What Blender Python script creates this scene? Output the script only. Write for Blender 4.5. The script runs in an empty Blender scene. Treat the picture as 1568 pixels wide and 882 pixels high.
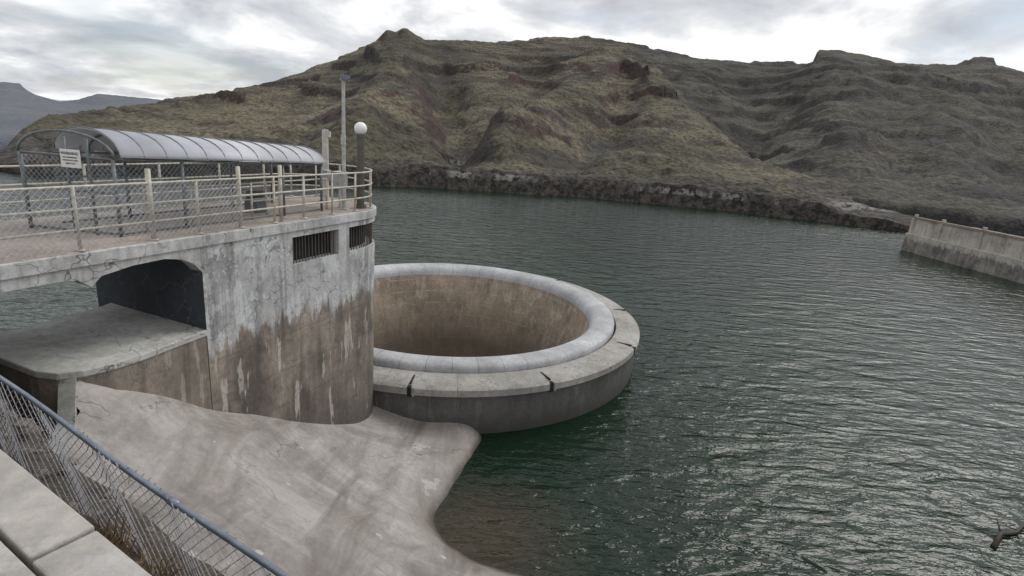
import bpy, math, random, bmesh
import numpy as np
from mathutils import Vector, noise, Matrix
random.seed(4)
H=11.7
sc=bpy.context.scene
# ---------------------------------------------------------------- helpers
def link(o,parent=None):
    sc.collection.objects.link(o)
    if parent: o.parent=parent
    return o
def empty(name):
    return link(bpy.data.objects.new(name,None))
class MB:
    def __init__(s): s.v=[];s.f=[]
    def box(s,c,size,ang=0,zr=None):
        cx,cy,cz=c; a,b,h=[k/2 for k in size]; n=len(s.v); ca,sa=math.cos(ang),math.sin(ang)
        for dz in(-h,h):
            for dx,dy in((-a,-b),(a,-b),(a,b),(-a,b)):
                s.v.append((cx+dx*ca-dy*sa,cy+dx*sa+dy*ca,cz+dz))
        s.f+=[(n,n+3,n+2,n+1),(n+4,n+5,n+6,n+7),(n,n+1,n+5,n+4),(n+1,n+2,n+6,n+5),(n+2,n+3,n+7,n+6),(n+3,n,n+4,n+7)]
    def tube(s,pts,r,k=8,r2=None,cap=True):
        pts=[Vector(p) for p in pts]; rings=[]
        m=len(pts)
        for i,p in enumerate(pts):
            d=(pts[min(i+1,m-1)]-pts[max(i-1,0)]).normalized()
            a=d.cross(Vector((0,0,1)))
            if a.length<.05: a=d.cross(Vector((1,0,0)))
            a.normalize(); b=d.cross(a)
            rr=r if r2 is None else r+(r2-r)*i/(m-1)
            n=len(s.v)
            for j in range(k):
                t=2*math.pi*j/k; q=p+(a*math.cos(t)+b*math.sin(t))*rr; s.v.append(tuple(q))
            rings.append(n)
        for i in range(m-1):
            for j in range(k):
                s.f.append((rings[i]+j,rings[i]+(j+1)%k,rings[i+1]+(j+1)%k,rings[i+1]+j))
        if cap:
            s.f.append(tuple(rings[0]+j for j in range(k))[::-1]); s.f.append(tuple(rings[-1]+j for j in range(k)))
    def prism(s,poly,z0,z1):
        n=len(s.v);m=len(poly)
        s.v+=[(p[0],p[1],z0) for p in poly]+[(p[0],p[1],z1) for p in poly]
        s.f.append(tuple(range(n,n+m))[::-1]); s.f.append(tuple(range(n+m,n+2*m)))
        for i in range(m):
            j=(i+1)%m; s.f.append((n+i,n+j,n+m+j,n+m+i))
    def quad(s,a,b,c,d):
        n=len(s.v); s.v+=[tuple(a),tuple(b),tuple(c),tuple(d)]; s.f.append((n,n+1,n+2,n+3))
    def obj(s,name,mat,parent=None,smooth=False,bevel=0,loc=None):
        me=bpy.data.meshes.new(name); 
        v=s.v if loc is None else [(a-loc[0],b-loc[1],c-loc[2]) for a,b,c in s.v]
        me.from_pydata(v,[],s.f); me.update()
        o=bpy.data.objects.new(name,me); me.materials.append(mat)
        if loc is not None: o.location=loc
        if smooth:
            for p in me.polygons:p.use_smooth=True
        if bevel:
            b=o.modifiers.new("bev",'BEVEL'); b.width=bevel; b.segments=2; b.limit_method='ANGLE'
        return link(o,parent)
# ---------------------------------------------------------------- materials
class M:
    def __init__(s,name,rough=.8,metal=0):
        s.m=bpy.data.materials.new(name); s.m.use_nodes=True; s.nt=s.m.node_tree
        s.b=s.nt.nodes['Principled BSDF']; s.b.inputs['Roughness'].default_value=rough; s.b.inputs['Metallic'].default_value=metal
        s.geo=s.nt.nodes.new('ShaderNodeNewGeometry'); s.pos=s.geo.outputs['Position']
    def L(s,a,b): s.nt.links.new(a,b)
    def setin(s,sock,v):
        if hasattr(v,'links'): s.L(v,sock)
        else: sock.default_value=v
    def vec(s,scale,src=None,loc=(0,0,0),rot=0):
        n=s.nt.nodes.new('ShaderNodeMapping'); n.inputs['Scale'].default_value=scale; n.inputs['Location'].default_value=loc; n.inputs['Rotation'].default_value=(0,0,rot)
        s.L(src or s.pos,n.inputs['Vector']); return n.outputs[0]
    def noise(s,scale,detail=6,rough=.6,vec=None,dist=0):
        n=s.nt.nodes.new('ShaderNodeTexNoise'); s.L(vec or s.pos,n.inputs['Vector'])
        n.inputs['Scale'].default_value=scale;n.inputs['Detail'].default_value=min(detail,5);n.inputs['Roughness'].default_value=rough;n.inputs['Distortion'].default_value=dist
        return n.outputs['Fac']
    def ramp(s,fac,stops):
        n=s.nt.nodes.new('ShaderNodeValToRGB'); s.L(fac,n.inputs[0]); e=n.color_ramp.elements
        while len(e)<len(stops): e.new(.5)
        for k,(p,c) in zip(e,stops):
            k.position=p; k.color=(c,c,c,1) if not isinstance(c,tuple) else (*c,1)
        return n.outputs[0]
    def mix(s,fac,a,b,blend='MIX'):
        n=s.nt.nodes.new('ShaderNodeMix'); n.data_type='RGBA'; n.blend_type=blend
        s.setin(n.inputs[0],fac)
        for i,x in((6,a),(7,b)):
            if isinstance(x,tuple): x=(*x,1) if len(x)==3 else x
            s.setin(n.inputs[i],x)
        return n.outputs[2]
    def math(s,op,a,b=0,c=None):
        n=s.nt.nodes.new('ShaderNodeMath'); n.operation=op; s.setin(n.inputs[0],a); s.setin(n.inputs[1],b)
        if c is not None: s.setin(n.inputs[2],c)
        return n.outputs[0]
    def sep(s,src=None):
        n=s.nt.nodes.new('ShaderNodeSeparateXYZ'); s.L(src or s.pos,n.inputs[0]); return n.outputs
    def bump(s,h,strength,dist=.05):
        n=s.nt.nodes.new('ShaderNodeBump'); s.L(h,n.inputs['Height']); n.inputs['Strength'].default_value=strength; n.inputs['Distance'].default_value=dist
        s.L(n.outputs[0],s.b.inputs['Normal'])
    def col(s,c): s.setin(s.b.inputs['Base Color'],(*c,1) if isinstance(c,tuple) else c); return s.m
def simple(name,c,rough=.6,metal=0,var=.25,scale=6):
    m=M(name,rough,metal); n=m.noise(scale,3)
    return m.col(m.mix(m.ramp(n,[(.3,0.),(.7,1.)]),tuple(k*(1-var) for k in c),tuple(min(1,k*(1+var)) for k in c)))
def cracks(m,scale,width,warp=.35):
    w=m.nt.nodes.new('ShaderNodeTexNoise'); m.L(m.pos,w.inputs['Vector']); w.inputs['Scale'].default_value=1.6; w.inputs['Detail'].default_value=3
    a=m.nt.nodes.new('ShaderNodeVectorMath'); a.operation='MULTIPLY_ADD'; m.L(w.outputs['Color'],a.inputs[0]); a.inputs[1].default_value=(warp*3,)*3; m.L(m.pos,a.inputs[2])
    v=m.nt.nodes.new('ShaderNodeTexVoronoi'); v.feature='DISTANCE_TO_EDGE'; v.inputs['Scale'].default_value=scale; m.L(a.outputs[0],v.inputs['Vector'])
    return m.ramp(v.outputs['Distance'],[(0,1.),(width,0.)])
def concrete(name,c,streak=.4,crk=None,crkcol=(.05,.045,.04),zline=None,lower=(.2,.16,.13),rough=.85,drip=.0,extra=None,patch=0,cover=.42):
    m=M(name,rough)
    n1=m.noise(.5,5,.65); n2=m.noise(7,4,.7)
    dark=tuple(k*.66 for k in c); lite=tuple(min(.8,k*1.2) for k in c)
    col=m.mix(m.ramp(n1,[(.32,0.),(.68,1.)]),dark,lite)
    if patch:   # flaking whitewash
        pn=m.noise(1.4,5,.75,m.vec((1,1,.7),loc=(2,8,1)))
        col=m.mix(m.math('MULTIPLY',m.ramp(pn,[(.5,0.),(.54,1.)]),patch),col,(.62,.635,.65))
    if zline is not None:
        dn=m.noise(1,5,.7,m.vec((2.6,2.6,.4)))
        z=m.sep()[2]
        zz=m.math('ADD',z,m.math('MULTIPLY',m.math('SUBTRACT',dn,.5),2.6))
        f=m.ramp(m.math('MULTIPLY',zz,.1),[((zline-.12)*.1,1.),((zline+.1)*.1,0.)])
        lowc=m.mix(m.ramp(m.noise(.9,5,.6,m.vec((1,1,.7))),[(.35,0.),(.65,1.)]),tuple(k*.5 for k in lower),tuple(k*1.5 for k in lower))
        hl=m.math('LESS_THAN',m.math('FRACT',m.math('MULTIPLY',z,.9)),.03)
        lowc=m.mix(m.math('MULTIPLY',hl,.35),lowc,(.08,.07,.06))
        lz=m.ramp(m.math('MULTIPLY',zz,.1),[((zline-4.3)*.1,.8),((zline-1.6)*.1,0.)]) if zline>4.3 else None
        if lz is not None: lowc=m.mix(lz,lowc,(.075,.067,.06))
        col=m.mix(f,col,lowc)
    s=m.noise(1,5,.7,m.vec((3.2,3.2,.22)))
    col=m.mix(m.math('MULTIPLY',m.ramp(s,[(.48,0.),(.7,1.)]),streak),col,(.06,.054,.048))
    if drip:
        s=m.noise(1,4,.6,m.vec((3.,3.,.5),loc=(7,3,1)))
        col=m.mix(m.math('MULTIPLY',m.ramp(s,[(.6,0.),(.64,1.)]),drip),col,(.56,.53,.48))
    col=m.mix(.25,col,m.mix(m.ramp(n2,[(.3,0.),(.7,1.)]),(.06,.06,.06),(.8,.79,.77)),'OVERLAY')
    if crk:
        k=cracks(m,crk[0],crk[1]); msk=m.ramp(m.noise(.6,2,.5,m.vec((1,1,1),loc=(3,3,3))),[(cover,0.),(cover+.1,1.)])
        k=m.math('MULTIPLY',k,msk); col=m.mix(m.math('MULTIPLY',k,.85),col,crkcol)
    if extra: col=extra(m,col)
    m.bump(n2,.5,.03)
    return m.col(col)
pier_mat=concrete('pier_concrete',(.44,.445,.45),.65,(1.5,.02),(.1,.1,.1),zline=5.95,lower=(.235,.2,.168),drip=.6,patch=.65,cover=.36)
base_mat=concrete('ledge_side_concrete',(.24,.205,.17),.6,(1.2,.014),(.08,.07,.06),drip=.3)
deck_side=concrete('deck_edge_concrete',(.47,.47,.465),.5,(1.1,.02),patch=.4)
deck_mat=concrete('deck_floor_concrete',(.38,.33,.285),0,(.9,.012))
ledge_mat=concrete('ledge_concrete',(.47,.47,.445),.1,(.9,.009),patch=.3)
def slopex(m,col):
    s=m.noise(1,5,.65,m.vec((.2,.9,.3),rot=.25),.7)
    col=m.mix(m.math('MULTIPLY',m.ramp(s,[(.48,0.),(.62,1.)]),.45),col,(.47,.45,.425))
    s=m.noise(1,5,.65,m.vec((.9,.22,.3),rot=.6,loc=(4,1,0)),.9)
    col=m.mix(m.math('MULTIPLY',m.ramp(s,[(.46,0.),(.66,1.)]),.8),col,(.14,.12,.105))
    s2=m.noise(.8,5,.6,m.vec((1,1,1),loc=(9,2,0)))
    col=m.mix(m.math('MULTIPLY',m.ramp(s2,[(.65,0.),(.66,1.)]),.6),col,(.56,.55,.53))
    z=m.sep()[2]
    zn=m.math('ADD',z,m.math('MULTIPLY',m.noise(1.5,3),.3))
    damp=m.ramp(zn,[(.15,.75),(.9,0.)]); col=m.mix(damp,col,(.13,.11,.09))
    wet=m.ramp(zn,[(.14,1.),(.34,0.)])
    return m.mix(wet,col,(.045,.032,.022))
slope_mat=concrete('spillway_apron_concrete',(.33,.305,.285),.0,(.16,.003),extra=slopex,rough=.55)
def wallx(m,col):
    z=m.sep()[2]; zn=m.math('ADD',z,m.math('MULTIPLY',m.noise(1.2,3),.5))
    return m.mix(m.ramp(m.math('MULTIPLY',zn,.4),[(.12,.9),(.5,.25)]),col,(.045,.043,.04))
wall_mat=concrete('ring_wall_concrete',(.14,.136,.132),.45,None,drip=.12,extra=wallx)
def radial(m,count,width):
    tc=m.nt.nodes.new('ShaderNodeTexCoord'); g=m.nt.nodes.new('ShaderNodeTexGradient'); g.gradient_type='RADIAL'; m.L(tc.outputs['Object'],g.inputs[0])
    fr=m.math('FRACT',m.math('MULTIPLY',g.outputs['Fac'],count))
    return m.math('LESS_THAN',fr,width), m.math('FLOOR',m.math('MULTIPLY',g.outputs['Fac'],count))
def flx(m,col):
    l,c=radial(m,22,.006)
    wn=m.nt.nodes.new('ShaderNodeTexWhiteNoise'); wn.noise_dimensions='1D'; m.L(c,wn.inputs['W'])
    col=m.mix(m.math('MULTIPLY',wn.outputs['Value'],.35),col,(.2,.185,.17))
    return m.mix(m.math('MULTIPLY',l,.6),col,(.08,.08,.08))
flange_mat=concrete('ring_flange_concrete',(.38,.365,.34),.3,(.8,.010),patch=.15,extra=flx)
def beadx(m,col):
    l,c=radial(m,52,.022)
    wn=m.nt.nodes.new('ShaderNodeTexWhiteNoise'); wn.noise_dimensions='1D'; m.L(c,wn.inputs['W'])
    col=m.mix(m.math('MULTIPLY',wn.outputs['Value'],.3),col,(.25,.25,.26))
    return m.mix(m.math('MULTIPLY',l,.75),col,(.12,.12,.12))
bead_mat=concrete('ring_gate_crest',(.46,.465,.48),.05,None,extra=beadx,rough=.65)
def funx(m,col):
    l,c=radial(m,40,.02)
    col=m.mix(m.math('MULTIPLY',l,.3),col,(.1,.08,.06))
    z=m.sep()[2]
    nn=m.noise(1.2,4,.7)
    hz=m.math('MULTIPLY',m.math('LESS_THAN',m.math('FRACT',m.math('MULTIPLY',z,1.3)),.07),m.ramp(nn,[(.45,0.),(.6,1.)]))
    col=m.mix(m.math('MULTIPLY',hz,.6),col,(.5,.45,.38))
    w=m.noise(1,5,.7,m.vec((1.6,1.6,.5),loc=(3,1,5)))
    col=m.mix(m.math('MULTIPLY',m.ramp(w,[(.56,0.),(.62,1.)]),.4),col,(.5,.45,.37))
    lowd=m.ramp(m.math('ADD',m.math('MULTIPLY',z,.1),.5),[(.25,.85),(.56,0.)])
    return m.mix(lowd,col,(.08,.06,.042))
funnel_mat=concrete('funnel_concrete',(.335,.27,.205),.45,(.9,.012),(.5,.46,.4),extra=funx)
pave_mat=concrete('pavement_concrete',(.4,.375,.345),0,None,patch=.2)
rail_mat=simple('weathered_rail_paint',(.48,.45,.385),.6,.1)
galv=simple('galvanised_steel',(.33,.35,.37),.45,.6)
galv_dark=simple('dark_galvanised_steel',(.15,.17,.18),.5,.4)
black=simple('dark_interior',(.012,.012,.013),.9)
white=simple('white_paint',(.7,.7,.68),.5,0,.08)
rust=simple('rusty_bars',(.09,.075,.065),.8)
mm=M('canopy_polycarbonate',.5); canopy_mat=mm.col(mm.mix(mm.ramp(mm.noise(1.2,5),[(.3,0.),(.7,1.)]),(.4,.41,.45),(.54,.55,.59)))
recess_mat=concrete('recess_dark_concrete',(.07,.085,.105),.4,(1,.01),(.2,.2,.2))  # end wall under the deck, darker and bluer than the other pier walls
# hills
def hillmat(name,grass,dry,rock,red,haze=0.,bandamt=.8,ringamt=.5):
    m=M(name,.95)
    n=m.noise(.016,5,.65); n2=m.noise(.11,4,.7); n3=m.noise(.8,3,.75)
    col=m.mix(m.ramp(n,[(.42,0.),(.58,1.)]),grass,dry)
    nl=m.noise(1,5,.7,m.vec((.035,.035,.14)))
    col=m.mix(m.math('MULTIPLY',m.ramp(nl,[(.47,0.),(.58,1.)]),.8),col,rock)
    z=m.sep()[2]
    zz=m.math('ADD',m.math('MULTIPLY',z,.24),m.math('MULTIPLY',n,2.6))
    band=m.nt.nodes.new('ShaderNodeTexNoise'); band.noise_dimensions='1D'; band.inputs['Scale'].default_value=2.3; band.inputs['Detail'].default_value=3; m.L(zz,band.inputs['W'])
    # more exposed rock toward the rim
    up=m.ramp(m.math('MULTIPLY',z,.01),[(.2,.35),(.6,1.)])
    bf=m.math('MULTIPLY',m.math('MULTIPLY',m.ramp(band.outputs['Fac'],[(.52,0.),(.56,1.)]),m.ramp(n2,[(.43,0.),(.51,1.)])),up)
    col=m.mix(m.math('MULTIPLY',bf,bandamt),col,rock)
    nz=m.sep(m.geo.outputs['Normal'])[2]
    st=m.ramp(m.math('ADD',nz,m.math('MULTIPLY',m.math('SUBTRACT',n2,.5),.35)),[(.66,1.),(.82,0.)])
    col=m.mix(st,col,m.mix(m.ramp(n,[(.45,0.),(.6,1.)]),rock,red))
    col=m.mix(.6,col,m.mix(m.ramp(n3,[(.4,0.),(.6,1.)]),(.06,.06,.06),(.8,.8,.8)),'OVERLAY')
    zb=m.math('MULTIPLY',m.math('ADD',z,m.math('MULTIPLY',n3,1.5)),.1)
    if ringamt:
        col=m.mix(m.ramp(zb,[(.46,1.),(.58,0.)]),col,m.mix(m.ramp(n3,[(.4,0.),(.6,1.)]),(.02,.017,.015),(.08,.07,.062)))
        wh=m.ramp(m.math('MULTIPLY',z,.1),[(.22,0.),(.25,1.),(.34,1.),(.37,0.)])
        wm=m.ramp(m.noise(.04,5,.7,m.vec((1,1,.3),loc=(5,0,0))),[(.5,0.),(.56,1.)])
        col=m.mix(m.math('MULTIPLY',m.math('MULTIPLY',wh,wm),m.ramp(n3,[(.43,0.),(.5,ringamt)])),col,(.36,.345,.32))
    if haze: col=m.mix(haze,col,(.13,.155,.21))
    m.bump(m.math('ADD',n2,m.math('MULTIPLY',n3,.3)),1.,2.2)
    return m.col(col)
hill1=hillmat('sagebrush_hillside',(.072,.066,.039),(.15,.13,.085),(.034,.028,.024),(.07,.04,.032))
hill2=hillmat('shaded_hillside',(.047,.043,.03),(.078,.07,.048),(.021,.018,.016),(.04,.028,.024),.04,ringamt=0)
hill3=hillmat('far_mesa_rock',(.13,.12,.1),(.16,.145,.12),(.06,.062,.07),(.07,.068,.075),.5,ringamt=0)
# water
m=M('reservoir_water',.07); m.b.inputs['IOR'].default_value=1.33
w1=m.noise(1,2,.5,m.vec((.4,1.,1),rot=-.12),.5); w2=m.noise(1,3,.6,m.vec((1.3,3.1,1),rot=.1),.3); w3=m.noise(.05,3,.5)
amp=m.ramp(w3,[(.3,.6),(.7,1.)])
h=m.math('MULTIPLY',m.math('ADD',m.math('MULTIPLY',w1,1.05),m.math('MULTIPLY',w2,.42)),amp)
m.bump(h,.8,.37)
tg=m.nt.nodes.new('ShaderNodeTexGradient'); tg.gradient_type='SPHERICAL'; mp=m.vec((.28,.28,.28),loc=(.1,-3.95,0)); m.L(mp,tg.inputs[0])
wc=m.mix(m.ramp(m.noise(.03,3),[(.35,0.),(.65,1.)]),(.005,.016,.009),(.009,.024,.013))
water_mat=m.col(m.mix(m.ramp(tg.outputs['Fac'],[(.0,0.),(.8,.85)]),wc,(.045,.033,.018)))
# ---------------------------------------------------------------- lakebed, water
mb=MB(); mb.quad((-6000,-6000,-14),(6000,-6000,-14),(6000,6000,-14),(-6000,6000,-14)); mb.obj('ground',simple('silt_ground',(.1,.09,.07),.9))
RC=(-3.28,29.93)
mb=MB(); rs=[10.2,12,15,20,30,50,90,160,300,700,1500,5000]; K=128
for r in rs:
    for k in range(K): a=2*math.pi*k/K; mb.v.append((RC[0]+r*math.cos(a),RC[1]+r*math.sin(a),0))
for i in range(len(rs)-1):
    for k in range(K): mb.f.append((i*K+k,(i+1)*K+k,(i+1)*K+(k+1)%K,i*K+(k+1)%K))
mb.obj('reservoir_water',water_mat)
# ---------------------------------------------------------------- hills
def smooth(a,b,x): x=min(1,max(0,(x-a)/(b-a))); return x*x*(3-2*x)
def fbm(x,y,s,o,seed):
    return noise.fractal(Vector((x/s+seed,y/s-seed,seed*.37)),1.0,2.1,o)
def ridg(x,y,s,seed):
    v=0;a=1;f=1/s
    for _ in range(5):
        v+=a*(1-2*abs(noise.noise(Vector((x*f+seed,y*f,seed)))));a*=.52;f*=2.1
    return v
def segd(px,py,a,b):
    ax,ay=a;bx,by=b;dx,dy=bx-ax,by-ay;t=max(0,min(1,((px-ax)*dx+(py-ay)*dy)/(dx*dx+dy*dy)))
    return math.hypot(px-ax-t*dx,py-ay-t*dy)
def hill(name,mat,prof,shore,nu,nt_,feats,ramp_,seed,tops=.1,base=0,terr=2.,cliff=3.8,floor=None):
    bx=[p[0] for p in prof]; X=np.linspace(bx[0],bx[-1],nu)
    YT=np.interp(X,bx,[p[1] for p in prof]); ET=np.interp(X,bx,[p[2] for p in prof])
    k=max(3,nu//22)|1; ES=np.convolve(np.pad(ET,k//2,mode='edge'),np.ones(k)/k,'valid')
    YS=np.interp(X,[p[0] for p in shore],[p[1] for p in shore])
    T=np.concatenate([[-.02],[0,.002,.005],np.linspace(.06,1,nt_)**1.5,1+np.linspace(.02,.6,18)])
    mb=MB()
    for i,dx in enumerate(X):
        ys,yt,et,ef=YS[i],YT[i],ET[i],ES[i]; ys=ys*(1+.012*fbm(dx*40,seed,3,4,seed)); es=-(H-base)/ys
        ef=min(ef,et+.01)
        for t in T:
            if t<=1:
                y=ys+(yt-ys)*t; e=es+(ef-es)*max(t,0)**.85+(et-ef)*smooth(.9,.985,t); z=H+e*y
                if floor is not None: z=max(z,1.2+floor*t)
            else:
                y=ys+(yt-ys)*t; z=H+et*yt-(t-1)*(yt-ys)*.55
            x=dx*y
            if t<0: z=-4
            elif t==0: z=base-1
            else:
                tp=smooth(.75,.98,t)
                env=smooth(0,.2,t)*(1-(1-tops)*tp)
                sc_=min(1.,(yt-ys)/200)**1.3
                z+=env*sc_*(ramp_*(ridg(x,y,70,seed)-.4)+ramp_*.4*fbm(x,y,20,5,seed+3))
                for pts,amp_,w in feats:
                    d=min(segd(dx,t,pts[k],pts[k+1]) for k in range(len(pts)-1))
                    z+=amp_*math.exp(-(d/w)**2)*smooth(0,.15,t)*(1-.9*tp)
                cl=min(1,max(.25,(yt-ys)/60))
                z+=cl*cliff*smooth(0,.004,t)*(1-.8*tp)*(1+.25*fbm(x,y,5,4,seed+9))*(1-.6*smooth(.1,.3,t))
                q=(z/11+fbm(x,y,50,5,seed+5)*.75)%1.
                tm=.1+.8*smooth(-.2,.4,fbm(x,y,60,3,seed+11))+.9*smooth(.55,.8,t)
                z+=terr*tm*sc_*(smooth(.0,.13,q)-q+.1)*smooth(.02,.12,t)*(1-.5*tp)
                z+=.5*fbm(x,y,3.5,4,seed+1)*smooth(0,.02,t)*(1 if sc_>.1 else .3)
            mb.v.append((x,y,z))
    n=len(T)
    for i in range(nu-1):
        for k in range(n-1): mb.f.append((i*n+k,(i+1)*n+k,(i+1)*n+k+1,i*n+k+1))
    return mb.obj(name,mat,smooth=True)
shore=[(-1.2,86),(-.936,87),(-.885,86),(-.698,101),(-.254,108),(-.111,113.6),(.122,117),(.357,112.5),(.593,104),(.8,96),(1.3,90)]
hill('hillside',hill1,[(-1.1,95,-.12),(-.936,100,-.112),(-.9,106,-.075),(-.885,110,-.06),(-.835,140,-.034),(-.633,230,.003),(-.453,290,.043),(-.342,330,.088),(-.281,350,.1178),(-.252,362,.135),(-.242,364,.149),(-.225,364,.146),(-.215,364,.153),(-.198,366,.150),(-.178,370,.139),(-.124,380,.140),(-.037,395,.143),(.018,405,.153),(.093,415,.161),(.155,400,.157),(.206,340,.128),(.285,260,.06),(.40,190,-.012),(.582,140,-.055),(.72,115,-.084),(.80,104,-.105)],
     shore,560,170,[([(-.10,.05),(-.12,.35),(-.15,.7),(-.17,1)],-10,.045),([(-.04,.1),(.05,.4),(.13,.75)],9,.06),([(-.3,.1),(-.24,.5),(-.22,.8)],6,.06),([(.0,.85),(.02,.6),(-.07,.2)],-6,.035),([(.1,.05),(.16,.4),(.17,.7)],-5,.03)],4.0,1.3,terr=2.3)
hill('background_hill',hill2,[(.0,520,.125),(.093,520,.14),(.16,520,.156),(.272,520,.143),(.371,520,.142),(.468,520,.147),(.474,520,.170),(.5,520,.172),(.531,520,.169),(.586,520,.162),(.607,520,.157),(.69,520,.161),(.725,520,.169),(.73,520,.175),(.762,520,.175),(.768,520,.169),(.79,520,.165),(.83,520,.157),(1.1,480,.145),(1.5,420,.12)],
     [(0,170),(.3,170),(.45,150),(.6,118),(.8,104),(1.5,90)],420,140,[([(.35,.1),(.4,.5),(.37,.8)],-14,.06),([(.75,.2),(.68,.6),(.62,.85)],8,.07),([(.55,.1),(.55,.6),(.5,.85)],6,.06)],6.2,4.1,terr=2.8,tops=.06)
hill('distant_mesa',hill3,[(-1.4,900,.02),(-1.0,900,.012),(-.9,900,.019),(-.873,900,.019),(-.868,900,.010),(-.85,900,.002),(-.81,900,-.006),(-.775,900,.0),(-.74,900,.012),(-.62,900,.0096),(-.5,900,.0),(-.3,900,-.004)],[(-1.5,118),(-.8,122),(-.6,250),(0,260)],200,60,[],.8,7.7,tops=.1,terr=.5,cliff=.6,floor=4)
# ---------------------------------------------------------------- glory hole spillway ring
ring=empty('glory_hole_spillway')
def revolve(name,prof,mat,K=180,smooth_=True):
    mb=MB()
    for r,z in prof:
        for k in range(K): a=2*math.pi*k/K; mb.v.append((r*math.cos(a),r*math.sin(a),z))
    for i in range(len(prof)-1):
        for k in range(K): mb.f.append((i*K+k,i*K+(k+1)%K,(i+1)*K+(k+1)%K,(i+1)*K+k))
    o=mb.obj(name,mat,ring,smooth=smooth_); o.location=(RC[0],RC[1],0)
    md=o.modifiers.new('es','EDGE_SPLIT'); md.split_angle=math.radians(40)
    return o
revolve('crest_bead',[(9.06,1.95),(9.06,2.26),(9.0,2.36),(8.86,2.42),(8.6,2.44),(8.2,2.42),(7.98,2.35),(7.83,2.22),(7.76,2.05),(7.73,1.85)],bead_mat)
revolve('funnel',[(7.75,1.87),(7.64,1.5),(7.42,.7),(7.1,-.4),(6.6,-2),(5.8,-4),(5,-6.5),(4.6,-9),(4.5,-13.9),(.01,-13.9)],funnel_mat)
revolve('seam',[(9.3,2.01),(9.0,2.01)],black)
revolve('flange',[(10.36,1.68),(10.44,1.7),(10.44,1.97),(10.36,2.03),(9.95,2.09),(9.25,2.14),(9.17,2.12),(9.17,1.95)],flange_mat)
revolve('outer_wall',[(10.36,1.685),(10.3,1.5),(10.3,0),(10.3,-6)],wall_mat)
mb=MB();mf=MB()
for a in(-92,-60,-24,10,50,100,140):
    t=math.radians(a)
    mb.box((RC[0]+10.34*math.cos(t),RC[1]+10.34*math.sin(t),1.84),(.26,.15,.4),t)
    mb.box((RC[0]+9.9*math.cos(t),RC[1]+9.9*math.sin(t),2.1),(.75,.07,.06),t)
    mf.box((RC[0]+10.46*math.cos(t+.016),RC[1]+10.46*math.sin(t+.016),1.84),(.05,.06,.38),t)
mb.obj('gate_slots',black,ring); mf.obj('slot_frames',flange_mat,ring)
# ---------------------------------------------------------------- gatehouse pier with deck
pier=empty('spillway_gatehouse_pier')
def P(s,w): return (-5.17-.38*s-.925*w, 18.35-.925*s+.38*w)
def arc(th,off=0):
    c=P(0,2.1); r=2.1+off
    return (c[0]+r*(math.cos(th)*.925+math.sin(th)*.38), c[1]+r*(-math.cos(th)*.38+math.sin(th)*.925))
ZD=8.84
path=[]
def addS(s,w): 
    sg=1 if w==0 else -1
    path.append((P(s,w),(-.925*sg,.38*sg)))
for s in (6,5.2,4.4,3.7,3.1): addS(s,0)
win1_a=len(path)-1
for s in (2.5,1.8,1.15): addS(s,0)
win1_b=len(path)-1
for s in (.65,): addS(s,0)
win2_a=len(path)-1
for s in (.3,): addS(s,0)
NA=28
for k in range(NA+1):
    th=math.pi*k/NA; p=arc(th); c=P(0,2.1); path.append((p,((c[0]-p[0])/2.1,(c[1]-p[1])/2.1)))
    if abs(th-math.radians(77))<.06: win2_b=len(path)-1
for s in (2,4,6): addS(s,4.2)
Z0,Z1,Z2,Z3=-1.,7.58,8.38,8.56
wl=MB(); dk=MB(); rv=MB()
n=len(path)
for i in range(n-1):
    a,b=path[i],path[i+1]; A,B=a[0],b[0]
    inw=(win1_a<=i<win1_b) or (win2_a<=i<win2_b)
    def q(m,z0,z1,A=A,B=B): m.quad((A[0],A[1],z0),(B[0],B[1],z0),(B[0],B[1],z1),(A[0],A[1],z1))
    if not inw: q(wl,Z0,Z3)
    else:
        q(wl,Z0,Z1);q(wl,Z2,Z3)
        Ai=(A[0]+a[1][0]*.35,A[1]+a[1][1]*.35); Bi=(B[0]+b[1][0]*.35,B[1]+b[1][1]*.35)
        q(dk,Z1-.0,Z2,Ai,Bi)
        for z in(Z1,Z2): rv.quad((A[0],A[1],z),(B[0],B[1],z),(Bi[0],Bi[1],z),(Ai[0],Ai[1],z))
        for end,(E,Ei) in(((win1_a,win2_a),(A,Ai)),((win1_b-1,win2_b-1),(B,Bi))):
            if i in end: rv.quad((E[0],E[1],Z1),(Ei[0],Ei[1],Z1),(Ei[0],Ei[1],Z2),(E[0],E[1],Z2))
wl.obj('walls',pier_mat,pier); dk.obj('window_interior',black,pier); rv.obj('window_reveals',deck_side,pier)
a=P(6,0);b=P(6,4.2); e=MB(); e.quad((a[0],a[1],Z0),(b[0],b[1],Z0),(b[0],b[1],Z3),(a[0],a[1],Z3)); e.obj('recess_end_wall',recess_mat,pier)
br=MB()
def along(i0,i1,step):
    pts=[(path[i][0][0]+path[i][1][0]*.1,path[i][0][1]+path[i][1][1]*.1) for i in range(i0,i1+1)]
    for i in range(len(pts)-1):
        d=math.dist(pts[i],pts[i+1]); k=max(1,round(d/step))
        for j in range(k):
            t=j/k; yield (pts[i][0]*(1-t)+pts[i+1][0]*t,pts[i][1]*(1-t)+pts[i+1][1]*t)
for i0,i1 in((win1_a,win1_b),(win2_a,win2_b)):
    for p in along(i0,i1,.13): br.tube([(p[0],p[1],Z1),(p[0],p[1],Z2)],.016,6)
br.obj('window_bars',rust,pier)
def outline(off,smax):
    o=[P(s,-off) for s in np.linspace(smax,0,12)]
    o+=[arc(math.pi*k/NA,off) for k in range(1,NA)]
    o+=[P(s,4.2+off) for s in np.linspace(0,smax,12)]
    return o
m1=MB(); m1.prism(outline(.05,17),8.56,ZD-.01); m1.obj('deck_slab',deck_side,pier,bevel=.015)
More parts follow.
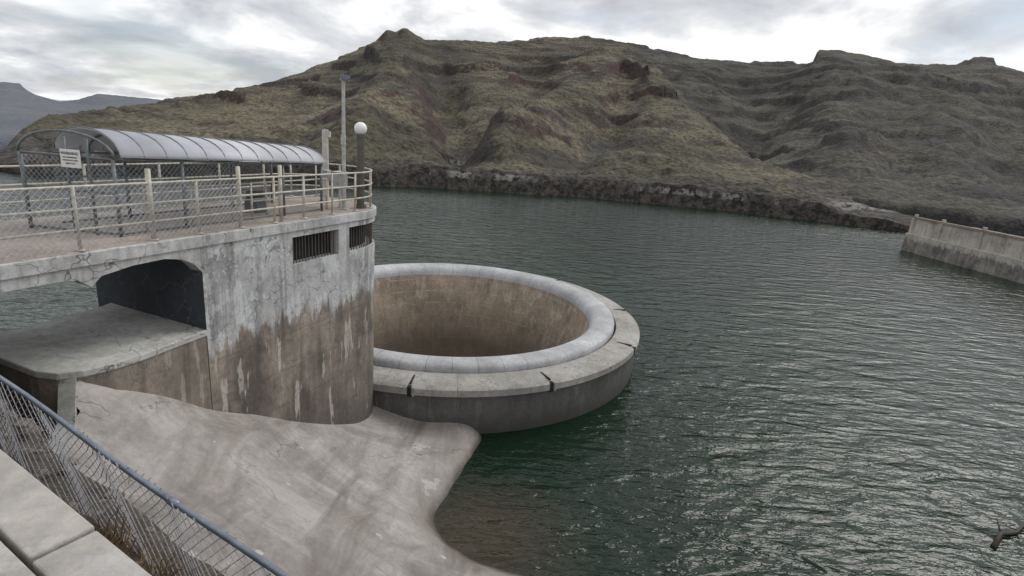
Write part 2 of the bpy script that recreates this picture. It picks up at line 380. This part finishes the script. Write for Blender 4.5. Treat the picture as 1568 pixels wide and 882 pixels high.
m1=MB(); m1.prism(outline(-.06,17),ZD-.012,ZD+.004); m1.obj('deck_floor',deck_mat,pier)
hb=MB()
for w0,w1 in((.0,.4),(3.8,4.2)):
    prof=[(17,8.34),(8.9,8.34),(8.7,8.30),(8.45,8.12),(8.25,8.3),(7.6,8.40),(6.9,8.42),(6.5,8.34),(6.2,8.18),(6.003,7.95)]
    k=len(hb.v)
    for s,z in prof:
        for w in(w0,w1):
            p=P(s,w); hb.v.append((p[0],p[1],z)); hb.v.append((p[0],p[1],8.57))
    for i in range(len(prof)-1):
        o=k+4*i; hb.f+=[(o,o+1,o+5,o+4),(o+2,o+6,o+7,o+3),(o,o+4,o+6,o+2)]
hb.obj('bridge_beams',deck_side,pier)
hb=MB()
for s in(9.5,13): 
    hb.box((*P(s,2.1),8.4),(.3,3.6,.3),math.atan2(.38,-.925)+math.pi/2)
hb.obj('cross_beams',deck_side,pier)
poly=[P(-.0,.6),P(5.9,.3),P(6.02,.0),(-7.72,12.0),(-7.95,11.2),(-8.2,10.6),(-8.5,10.2),(-8.85,9.98),(-9.3,10.0),(-10.4,10.45),(-15,12.6),(-15,13.5),(-11.6,11.75),(-11.35,12.0),(-10.85,13.9),P(5.9,3.7),P(0,3.6)]
lb=MB(); lb.prism(poly,-2,6.3); lb.obj('ledge_base',base_mat,pier)
def grow(p,c=(-9,12.),k=.035):
    d=math.hypot(p[0]-c[0],p[1]-c[1]); return (p[0]+(p[0]-c[0])/d*k,p[1]+(p[1]-c[1])/d*k)
lb=MB(); lb.prism([grow(p) for p in poly],6.3,6.46); lb.obj('ledge_cap',ledge_mat,pier,bevel=.03)
# ---------------------------------------------------------------- railings
rail=empty('deck_railing'); posts=MB(); rails=MB()
front=[P(s,.12) for s in (16,14,12,10,8.5,7,5.9,4.7,3.6,2.5,1.3,.2)]; back=[P(s,4.08) for s in (.2,2,4,6,8,10,12,14,16)]
nose=[arc(math.pi*k/7,-.12) for k in range(1,7)]
for p in front+nose+back:
    posts.tube([(p[0],p[1],ZD),(p[0],p[1],ZD+1.28)],.034,8)
    posts.box((p[0],p[1],ZD+.02),(.16,.16,.03),.4)
for p in (P(7.0,.14),P(3.3,.18),P(4.7,.14)):
    posts.tube([(p[0],p[1],ZD),(p[0],p[1],ZD+1.55)],.055,8)
for z in(.42,.82,1.25):
    rails.tube([(p[0],p[1],ZD+z) for p in front]+[(*arc(math.pi*k/21,-.12),ZD+z) for k in range(1,21)]+[(p[0],p[1],ZD+z) for p in back],.027,8)
posts.obj('posts',rail_mat,rail,smooth=True); rails.obj('rails',rail_mat,rail,smooth=True)
g=MB()
for s in(.6,1.6,2.6,3.6): 
    p=P(s,.95); g.tube([(p[0],p[1],ZD),(p[0],p[1],ZD+1.0)],.03)
for z in(.5,1.0): g.tube([(*P(.6,.95),ZD+z),(*P(3.6,.95),ZD+z)],.025)
g.obj('inner_guard',rail_mat,rail,smooth=True)
def chain(name,A,B,h,cell,r,mat,parent,wave=0):
    A=Vector(A);B=Vector(B);Lh=(B-A).length; d=(B-A)/Lh; nrm=Vector((-d.y,d.x,0)).normalized(); mb=MB()
    for sg in(1,-1):
        x=-h if sg==1 else 0.
        end=Lh if sg==1 else Lh+h
        while x<end:
            pts=[];m=6 if wave else 1
            xa,xb=x,x+sg*h
            lo,hi=min(xa,xb),max(xa,xb); lo=max(lo,0);hi=min(hi,Lh)
            if hi>lo+.01:
                for j in range(m+1):
                    xx=lo+(hi-lo)*j/m; zz=(xx-x)*sg
                    p=A+d*xx+Vector((0,0,zz))
                    if wave:
                        f=1-zz/h; p+=nrm*(wave*f*math.sin(xx*2.3+zz*2)+wave*.4*math.sin(xx*6.1+zz*5))+Vector((0,0,wave*.35*math.sin(xx*4)*f))
                    pts.append(p)
                mb.tube(pts,r,3,cap=False)
            x+=cell*1.414
    return mb.obj(name,mat,parent)
wire=simple('fence_wire',(.5,.5,.53),.5,.2)
a=P(14,.06);b=P(4.7,.06); chain('mesh_panel',(a[0],a[1],ZD+.05),(b[0],b[1],ZD+.05),1.22,.09,.005,wire,rail)
# ---------------------------------------------------------------- canopy cage
cage=empty('stairway_cage_with_canopy')
S0,S1,W0,W1=7.25,.95,.85,2.95
def ze(s): return 10.3+.22*(s-S1)/(S0-S1)
def ah(s): return .38+.1*(s-S1)/(S0-S1)
def archp(s,k,K,g=1.04,dz=.02,skew=True):
    t=math.pi*k/K; w=(W0+W1)/2-(W1-W0)/2*math.cos(t)*g
    ss=s+(.3*(w-W0) if skew and s>S0-.2 else 0)
    return (*P(ss,w),ze(s)+(ah(s)+dz)*math.sin(t)+dz)
fr=MB(); ns=8
for i in range(ns+1):
    s=S0+(S1-S0)*i/ns
    fr.tube([archp(s,k,12) for k in range(13)],.028,6)
    if i%2==0:
        for w in(W0,W1): fr.tube([(*P(s+(.3*(w-W0) if i==0 else 0),w),ZD),(*P(s+(.3*(w-W0) if i==0 else 0),w),ze(s))],.04)
for w in(W0,W1):
    fr.tube([(*P(S0,w),ZD+.06),(*P(S1,w),ZD+.06)],.025); fr.tube([(*P(S0,w),ze(S0)),(*P(S1,w),ze(S1))],.025)
    fr.tube([(*P(S0,w),ZD+1.1),(*P(S0-1.7,w),ZD+1.1)],.025)
for z in(ZD+.06,ZD+.95,ze(S0)): fr.tube([(*P(S0,W0),z),(*P(S0+.3*(W1-W0),W1),z)],.028)
for w in(1.9,1.4): fr.tube([(*P(S0+.3*(w-W0),w),ZD),(*P(S0+.3*(w-W0),w),ze(S0)+.4)],.035)
fr.obj('frame',galv_dark,cage,smooth=True)
cp=MB(); K=24
for s in (S0-.1,S1-.15):
    for k in range(K+1): cp.v.append(archp(s,k,K,1.08,.05,False))
for k in range(K): cp.f.append((k,k+1,K+1+k+1,K+1+k))
o=cp.obj('canopy_sheet',canopy_mat,cage,smooth=True); sm=o.modifiers.new('s','SOLIDIFY'); sm.thickness=.02
rb=MB()
for i in range(0,13):
    s=S0-.1+(S1-.1-S0+.1)*i/12
    rb.tube([archp(s,k,12,1.09,.07,False) for k in range(13)],.014,6)
rb.obj('canopy_battens',simple('canopy_batten',(.2,.2,.21),.5,.4),cage,smooth=True)
a=P(S0+.04,W0);b=P(S0+.04+.3*(W1-W0),W1); chain('end_mesh',(a[0],a[1],ZD+.05),(b[0],b[1],ZD+.05),1.6,.09,.0045,galv,cage)
a=P(S0,W0-.04);b=P(S0-3.2,W0-.04); chain('side_mesh',(a[0],a[1],ZD+.05),(b[0],b[1],ZD+.05),1.5,.09,.004,galv,cage)
a=P(S0,W1+.04);b=P(S1,W1+.04); chain('far_mesh',(a[0],a[1],ZD+.05),(b[0],b[1],ZD+.05),1.35,.09,.004,galv,cage)
st=MB()
for s in(6.4,5.2,4.0,2.8):
    st.tube([(*P(s,1.25),ZD),(*P(s,1.25),ZD+.95)],.022)
st.tube([(*P(6.4,1.25),ZD+.95),(*P(2.8,1.25),ZD+.95)],.022); st.tube([(*P(6.4,1.25),ZD+.5),(*P(2.8,1.25),ZD+.5)],.018)
st.obj('stair_handrail',rail_mat,cage,smooth=True)
# warning sign
sg=empty('warning_sign')
e0=P(S0+.08,W0); e1=P(S0+.08+.3*(W1-W0),W1)
dx,dy=e0[0]-e1[0],e0[1]-e1[1]; sa=math.atan2(dy,dx); nx,ny=math.sin(sa),-math.cos(sa)
cx,cy=e0[0]*.62+e1[0]*.38,e0[1]*.62+e1[1]*.38; cx+=nx*.06; cy+=ny*.06; zs=ze(S0)-.04
b_=MB(); b_.box((cx,cy,zs),(.46,.02,.38),sa); b_.obj('board',white,sg,bevel=.004)
for txt,sz,dz in(("WARNING",.085,.08),("NO TRESPASSING",.042,.01),("DANGEROUS AREA",.042,-.05),("KEEP OUT",.05,-.12)):
    cu=bpy.data.curves.new('lettering','FONT'); cu.body=txt; cu.size=sz; cu.align_x='CENTER'; cu.extrude=.002
    t=bpy.data.objects.new('lettering',cu); cu.materials.append(black); link(t,sg)
    t.location=(cx+nx*.014,cy+ny*.014,zs+dz); t.rotation_euler=(math.pi/2,0,sa)
# ---------------------------------------------------------------- light pole, globe lamp, stub, boxes
lp=empty('floodlight_pole'); b=MB(); X,Y=-5.8,18.45
b.tube([(X,Y,ZD),(X,Y,12.95)],.075,12,.05); b.box((X,Y,ZD+.02),(.3,.3,.04)); b.box((X+.02,Y-.1,11.1),(.13,.12,.3)); b.tube([(X-.1,Y,12.93),(X+.2,Y-.05,12.93)],.03)
b.obj('pole',simple('aged_pole_paint',(.4,.4,.38),.6),lp)
b=MB(); b.box((X+.1,Y-.12,13.0),(.28,.24,.12),.2); b.box((X+.1,Y-.2,12.93),(.22,.1,.06),.2); b.tube([(X,Y,13),(X,Y,13.12)],.02); b.obj('floodlight_head',galv_dark,lp,bevel=.01)
gl=empty('globe_lamp'); X,Y=-5.42,19.05; b=MB()
b.tube([(X,Y,ZD),(X,Y,ZD+.15),(X,Y,ZD+.16),(X,Y,11.2)],.13,14); b.tube([(X,Y,11.2),(X,Y,11.3)],.15,14); b.tube([(X,Y,ZD),(X,Y,ZD+.12)],.2,14); b.obj('post',simple('bronze_post',(.09,.085,.075),.5),gl)
bpy.ops.mesh.primitive_uv_sphere_add(segments=32,ring_count=16,radius=.21,location=(X,Y,11.48)); o=bpy.context.object; o.name='globe'; o.parent=gl; bpy.ops.object.shade_smooth()
gm=M('white_globe',.25); o.data.materials.append(gm.col((.8,.8,.78)))
vp=empty('vent_pipe'); b=MB(); X,Y=P(-.9,2.3); b.tube([(X,Y,ZD),(X,Y,11.35)],.11,12); b.box((X,Y,ZD+.03),(.4,.4,.06)); b.box((X+.08,Y,11.2),(.2,.12,.2)); b.obj('pipe',simple('vent_paint',(.5,.48,.44),.7),vp)
cb=empty('control_cabinet'); b=MB(); X,Y=P(-.1,1.0); b.box((X,Y,ZD+.95),(.42,.3,.45),-.39); b.box((X,Y,ZD+1.19),(.46,.34,.03),-.39); b.box((X-.45,Y,ZD+1.05),(.25,.2,.35),-.39); b.tube([(X,Y,ZD),(X,Y,ZD+.75)],.05); b.tube([(X-.45,Y,ZD),(X-.45,Y,ZD+.9)],.04); b.obj('boxes',simple('cabinet_paint',(.45,.46,.46),.5),cb,bevel=.01)
hs=empty('hoist_motor'); b=MB(); X,Y=P(2.6,1.9); b.box((X,Y,ZD+.2),(.5,.4,.4),-.39); b.tube([(X-.25,Y,ZD+.5),(X+.25,Y+.1,ZD+.5)],.14,12); b.obj('motor',galv_dark,hs,bevel=.02)
# ---------------------------------------------------------------- concrete apron (thin plate fit)
C=np.array([(-8.5,10.1,6.15),(-7.9,11.3,5.4),(-7.5,12.8,4.3),(-7,14,3.55),(-6.2,16,2.25),(-5.3,18.2,1.1),(-5.0,19.6,.95),(-3,19.5,.5),(-.75,19.5,.03),(-1.03,18.2,0),(-1.31,17,0),(-1.59,15.9,0),(-1.87,14.8,0),(-1.2,13.6,0),(.91,12.65,0),(3,11.8,0),(7,10,0),
 (-8.1,9.5,5.3),(-5.95,8.8,4.3),(-3.8,8.3,3.3),(0,7.5,2.6),(4,6.5,2.4),(-4.6,14.2,1.75),(-3.2,11.5,1.95),(0,10.2,1.2),(-5,4.95,7.3),(-1.5,3.0,7.3),(3,.8,7.2),(-8.4,7,7.0),(-.2,18,-1.5),(-.1,19.4,-1.2),(-.6,16,-1.5),(1,15.5,-1.9),(3,14,-1.5),(6,12.5,-1.2),(-9,19,2.5),(-12,14,6),(10,8,0),(2,20,-4),(8,16,-4),(-4,16.7,1.1),(-2,18.3,.36),(-2.5,16.2,.5)])
nC=len(C); d=np.hypot(C[:,None,0]-C[None,:,0],C[:,None,1]-C[None,:,1]); Kk=np.where(d>0,d*d*np.log(d+1e-9),0)+np.eye(nC)*.005
Pm=np.c_[np.ones(nC),C[:,:2]]; A_=np.block([[Kk,Pm],[Pm.T,np.zeros((3,3))]]); sol=np.linalg.solve(A_,np.r_[C[:,2],0,0,0])
def apron(x,y):
    r=np.hypot(x-C[:,0],y-C[:,1]); return float((sol[:nC]*np.where(r>0,r*r*np.log(r+1e-9),0)).sum()+sol[nC]+sol[nC+1]*x+sol[nC+2]*y)
mb=MB(); GX=np.linspace(-9.2,9,150); GY=np.linspace(0,20.2,160)
def left_of(x,y):
    xb=np.interp(y,[0,5,9.5,10.1,21],[-6,-6.6,-8.25,-8.6,-9.2]); return x<xb-.02
for i,x in enumerate(GX):
    for j,y in enumerate(GY):
        mb.v.append((x,y,apron(x,y)+.02*fbm(x,y,2.5,4,3)))
for i in range(len(GX)-1):
    for j in range(len(GY)-1):
        x,y=(GX[i]+GX[i+1])/2,(GY[j]+GY[j+1])/2
        if left_of(x,y) or math.hypot(x-RC[0],y-RC[1])<9.9 or y< 2.9-.586*(x+1.0)-1.2: continue
        n=len(GY); mb.f.append((i*n+j,(i+1)*n+j,(i+1)*n+j+1,i*n+j+1))
mb.obj('spillway_apron',slope_mat,smooth=True)
sw=MB(); Ys=np.linspace(4.5,10.1,20)
for k in range(len(Ys)-1):
    q=[]
    for y in(Ys[k],Ys[k+1]):
        x=float(np.interp(y,[0,5,9.5,10.1,21],[-6,-6.6,-8.25,-8.6,-9.2])); q.append((x,y,apron(x,y)+.12))
    (x0,y0,z0),(x1,y1,z1)=q
    sw.quad((x0,y0,z0),(x1,y1,z1),(x1-.35,y1,z1),(x0-.35,y0,z0)); sw.quad((x0-.35,y0,z0),(x1-.35,y1,z1),(x1-.4,y1,2),(x0-.4,y0,2)); sw.quad((x0,y0,z0),(x1,y1,z1),(x1,y1,2),(x0,y0,2))
sw.obj('apron_side_wall',ledge_mat)
# dirt bank
dirt=M('rubble_dirt',.95); n_=dirt.noise(3,5,.7); n5=dirt.noise(14,4,.7); dirt.bump(n5,1,.08)
dm=dirt.col(dirt.mix(dirt.ramp(n_,[(.35,0.),(.65,1.)]),(.03,.024,.019),(.13,.11,.09)))
def bankz(x,y):
    dd=((x+1.27)*.496+(y-1.746)*.868)
    z=8.2-1.7*max(0,dd-1.15)
    if x>-8.6: z-=max(0,dd-1.4)*1.2*smooth(-9,-7,x)
    return z
mb=MB(); GX2=np.linspace(-18,8,130);GY2=np.linspace(-4,13,100)
for x in GX2:
    for y in GY2:
        mb.v.append((x,y,bankz(x,y)+.12*fbm(x,y,1,4,2)+.05*fbm(x,y,.25,3,6)))
n=len(GY2)
for i in range(len(GX2)-1):
    for j in range(n-1): mb.f.append((i*n+j,(i+1)*n+j,(i+1)*n+j+1,i*n+j+1))
mb.obj('ground_bank',dm,smooth=True)
mb=MB()
def rock(c,r,sd):
    b0=len(mb.v)
    bm=bmesh.new(); bmesh.ops.create_icosphere(bm,subdivisions=2,radius=r)
    for v in bm.verts:
        k=1+.45*noise.noise(v.co/r*1.1+Vector((sd,sd,0))); mb.v.append((c[0]+v.co.x*k*1.3,c[1]+v.co.y*k,c[2]+v.co.z*k*.7))
    for f in bm.faces: mb.f.append(tuple(b0+v.index for v in f.verts))
    bm.free()
for k in range(200):
    x=random.uniform(-12,-8.0); y=random.uniform(6,9.8); rock((x,y,bankz(x,y)),random.uniform(.04,.2),k)
for k in range(90):
    t=random.uniform(0,6); dd=random.uniform(.15,1.2); x=-1.27-.868*t+.496*dd;y=1.746+.496*t+.868*dd; rock((x,y,8.2),random.uniform(.02,.07),k+500)
mb.obj('rubble_rocks',simple('rubble_stone',(.15,.13,.115),.9,0,.5,3))
mb=MB()
for k in range(130):
    t=random.uniform(-.3,2.6); dd=random.uniform(.1,.8); cx_=-1.27-.868*t+.496*dd; cy_=1.746+.496*t+.868*dd
    for j in range(14):
        a=random.uniform(0,6.28); l=random.uniform(.12,.5); x=cx_+random.gauss(0,.05);y=cy_+random.gauss(0,.05); w=.004
        lx,ly=math.cos(a)*l*.6,math.sin(a)*l*.6; n=len(mb.v)
        mb.v+=[(x-w,y,8.2),(x+w,y,8.2),(x+lx*.5+w,y+ly*.5,8.25+l*.7),(x+lx*.5-w,y+ly*.5,8.25+l*.7),(x+lx,y+ly,8.25+l)]
        mb.f+=[(n,n+1,n+2,n+3),(n+3,n+2,n+4)]
mb.obj('dry_grass',simple('dry_grass',(.26,.18,.09),.9,0,.5,2))
# ---------------------------------------------------------------- pavement
mb=MB(); d_=(-.868,.496); nn=(-.496,-.868); pa=math.atan2(.496,-.868)
def pv(t,w): return (-1.27+d_[0]*t+nn[0]*w, 1.746+d_[1]*t+nn[1]*w)
for ri,(w0,wd,t) in enumerate([(0,.24,-7.75),(.253,.42,-7.35),(.69,1.6,-7.9),(2.3,3,-7.6)]):
    while t<9:
        l=[.72,.95,.83,1.05][int(abs(t)*7)%4]; c=pv(t+l/2,w0+wd/2); th=.3
        mb.box((c[0],c[1],9.95-th/2+random.uniform(-.014,.012)),(l-.012,wd-.012,th),pa+random.uniform(-.008,.008)); t+=l
mb.obj('pavement',pave_mat,bevel=.01)
mb=MB(); c=pv(0,.25+1.5); mb.box((c[0],c[1],8.55),(18,3,2.1),pa); mb.obj('retaining_wall',concrete('retaining_wall_concrete',(.1,.09,.08),.5))
# near fence
fc=empty('chain_link_fence'); A=Vector((-4.77,4.74,0));B=Vector((-1.22,2.66,0)); dv=(B-A).normalized(); A2=A-dv*4; B2=B+dv*3
f=MB(); zt=H-2.6
def sag(q): return .02*math.sin(q*1.7)
LL=(B2-A2).length
f.tube([tuple(A2+dv*q+Vector((0,0,zt+sag(q)))) for q in np.linspace(0,LL,30)],.021,10)
for q in(.9,3.6,6.98,10.2): 
    p=A2+dv*q
    if q!=6.98: f.tube([(p.x,p.y,zt-1.3),(p.x,p.y,zt+.01)],.028,10)
    f.tube([(p.x-.05*dv.x,p.y-.05*dv.y,zt+sag(q)),(p.x+.05*dv.x,p.y+.05*dv.y,zt+sag(q))],.027,10)
f.obj('rail_and_posts',simple('fence_pipe',(.2,.23,.28),.45,.4),fc,smooth=True)
chain('mesh',tuple(A2+Vector((0,0,zt-1.05))),tuple(B2+Vector((0,0,zt-1.05))),1.06,.06,.0042,wire,fc,wave=.08)
# ---------------------------------------------------------------- dam at right
dam=empty('dam_parapet_wall')
line=[(55.7,79),(55.9,74),(56.5,68),(57,61.6),(57.1,54),(56.6,46),(55.4,38),(53.5,30)]
ln=[]
for i in range(len(line)-1):
    for k in range(4): t=k/4; ln.append((line[i][0]*(1-t)+line[i+1][0]*t,line[i][1]*(1-t)+line[i+1][1]*t))
ln.append(line[-1])
def strip(prof,mat,name):
    mb=MB()
    for i,p in enumerate(ln):
        q=ln[min(i+1,len(ln)-1)];r=ln[max(i-1,0)]; dx,dy=q[0]-r[0],q[1]-r[1]; l=math.hypot(dx,dy); nx,ny=-dy/l,dx/l
        for o,z in prof: mb.v.append((p[0]+nx*o,p[1]+ny*o,z))
    k=len(prof)
    for i in range(len(ln)-1):
        for j in range(k-1): mb.f.append((i*k+j,i*k+j+1,(i+1)*k+j+1,(i+1)*k+j))
    mb.f.append(tuple(range(k))); mb.f.append(tuple(range((len(ln)-1)*k,len(ln)*k)))
    return mb.obj(name,mat,dam)
damc=concrete('dam_concrete',(.44,.41,.37),.45,(.3,.01),zline=1.7,lower=(.2,.185,.17))
strip([(-.9,-6),(-.75,2.4),(-.5,2.45),(0,2.46),(0,4.5),(.3,4.5),(.3,-6)],damc,'face')
strip([(-.12,4.5),(-.12,4.78),(.42,4.78),(.42,4.5)],concrete('dam_coping',(.26,.21,.17),.3),'coping')
strip([(.3,3.9),(9,3.9),(9,3)],simple('dam_road',(.16,.15,.14),.9),'roadway')
mb=MB()
for i in range(0,len(ln),4):
    p=ln[i];q=ln[min(i+1,len(ln)-1)];r=ln[max(i-1,0)]; an=math.atan2(q[1]-r[1],q[0]-r[0]); l=math.hypot(q[0]-r[0],q[1]-r[1]); nx,ny=-(q[1]-r[1])/l,(q[0]-r[0])/l
    mb.box((p[0]+nx*-.1,p[1]+ny*-.1,3.45),(.45,.3,2.1),an)
    mb.box((p[0]+nx*.15,p[1]+ny*.15,4.95),(.35,.35,.36),an)
mb.obj('pilasters',damc,dam)
# driftwood
dw=MB(); dw.tube([(16.2,15.4,.02),(16.9,16.0,.12),(17.6,16.2,.05),(18.6,16.9,.1)],.09,8,.04); dw.tube([(16.9,16.0,.1),(17.1,16.5,.35)],.04,6,.015); dw.tube([(17.6,16.2,.05),(17.9,15.8,.3)],.035,6,.01)
dw.obj('driftwood_log',simple('wet_wood',(.03,.02,.014),.7),smooth=True)
# ---------------------------------------------------------------- light
az=math.radians(50); el=math.radians(46)
S=Vector((math.sin(az)*math.cos(el),math.cos(az)*math.cos(el),math.sin(el)))
sun=bpy.data.lights.new('sun','SUN'); sun.energy=1.5; sun.angle=math.radians(28); sun.color=(1,.96,.9)
so=link(bpy.data.objects.new('sun',sun)); so.rotation_euler=(-S).to_track_quat('-Z','Y').to_euler()
w=bpy.data.worlds.new('World'); sc.world=w; w.use_nodes=True; nt=w.node_tree; nd=nt.nodes; lk=nt.links
bg=nd['Background']; sky=nd.new('ShaderNodeTexSky'); sky.sky_type='NISHITA'; sky.sun_disc=False; sky.sun_elevation=el; sky.sun_rotation=az; lk.new(sky.outputs[0],bg.inputs[0]); bg.inputs[1].default_value=.1
tc=nd.new('ShaderNodeTexCoord'); sp=nd.new('ShaderNodeSeparateXYZ'); lk.new(tc.outputs['Generated'],sp.inputs[0])
def wm(op,a,b):
    n=nd.new('ShaderNodeMath'); n.operation=op
    for i,x in enumerate((a,b)):
        if hasattr(x,'links'): lk.new(x,n.inputs[i])
        else: n.inputs[i].default_value=x
    return n.outputs[0]
zz=wm('ADD',wm('MAXIMUM',sp.outputs[2],0.0),.22)
cv=nd.new('ShaderNodeCombineXYZ'); lk.new(wm('DIVIDE',sp.outputs[0],zz),cv.inputs[0]); lk.new(wm('DIVIDE',sp.outputs[1],zz),cv.inputs[1])
def wn(scale,detail,loc,dist=.0):
    mp=nd.new('ShaderNodeMapping'); mp.inputs['Location'].default_value=loc; lk.new(cv.outputs[0],mp.inputs[0])
    n=nd.new('ShaderNodeTexNoise'); n.inputs['Scale'].default_value=scale; n.inputs['Detail'].default_value=detail; n.inputs['Roughness'].default_value=.57; n.inputs['Distortion'].default_value=dist; lk.new(mp.outputs[0],n.inputs['Vector']); return n.outputs['Fac']
def wr(f,stops):
    n=nd.new('ShaderNodeValToRGB'); lk.new(f,n.inputs[0]); e=n.color_ramp.elements
    while len(e)<len(stops): e.new(.5)
    for k,(p,c) in zip(e,stops): k.position=p; k.color=(*c,1)
    return n.outputs[0]
n1=wn(1.5,5,(1.3,.4,0),.3); n2=wn(.75,4,(4,7,0))
bg2=nd.new('ShaderNodeBackground'); bg2.inputs[1].default_value=1.15
lk.new(wr(n1,[(.34,(.44,.46,.5)),(.47,(.66,.675,.7)),(.57,(.95,.955,.96))]),bg2.inputs[0])
mx=nd.new('ShaderNodeMixShader'); lk.new(wr(n2,[(.36,(.5,)*3),(.46,(1,)*3)]),mx.inputs[0]); lk.new(bg.outputs[0],mx.inputs[1]); lk.new(bg2.outputs[0],mx.inputs[2]); lk.new(mx.outputs[0],nd['World Output'].inputs[0])
# ---------------------------------------------------------------- camera
cam=bpy.data.cameras.new('camera'); co=link(bpy.data.objects.new('camera',cam)); sc.camera=co
p=math.radians(15.5); r=math.radians(4.5)
F=Vector((0,math.cos(p),-math.sin(p)));R0=Vector((1,0,0));U0=Vector((0,math.sin(p),math.cos(p)))
R=math.cos(r)*R0+math.sin(r)*U0; U=-math.sin(r)*R0+math.cos(r)*U0
co.matrix_world=Matrix(((R.x,U.x,-F.x,0),(R.y,U.y,-F.y,0),(R.z,U.z,-F.z,H),(0,0,0,1)))
cam.sensor_width=36; cam.lens=36*850/1568; cam.clip_end=12000; cam.clip_start=.05
sc.view_settings.view_transform='Standard'; sc.view_settings.look='None'; sc.view_settings.exposure=0
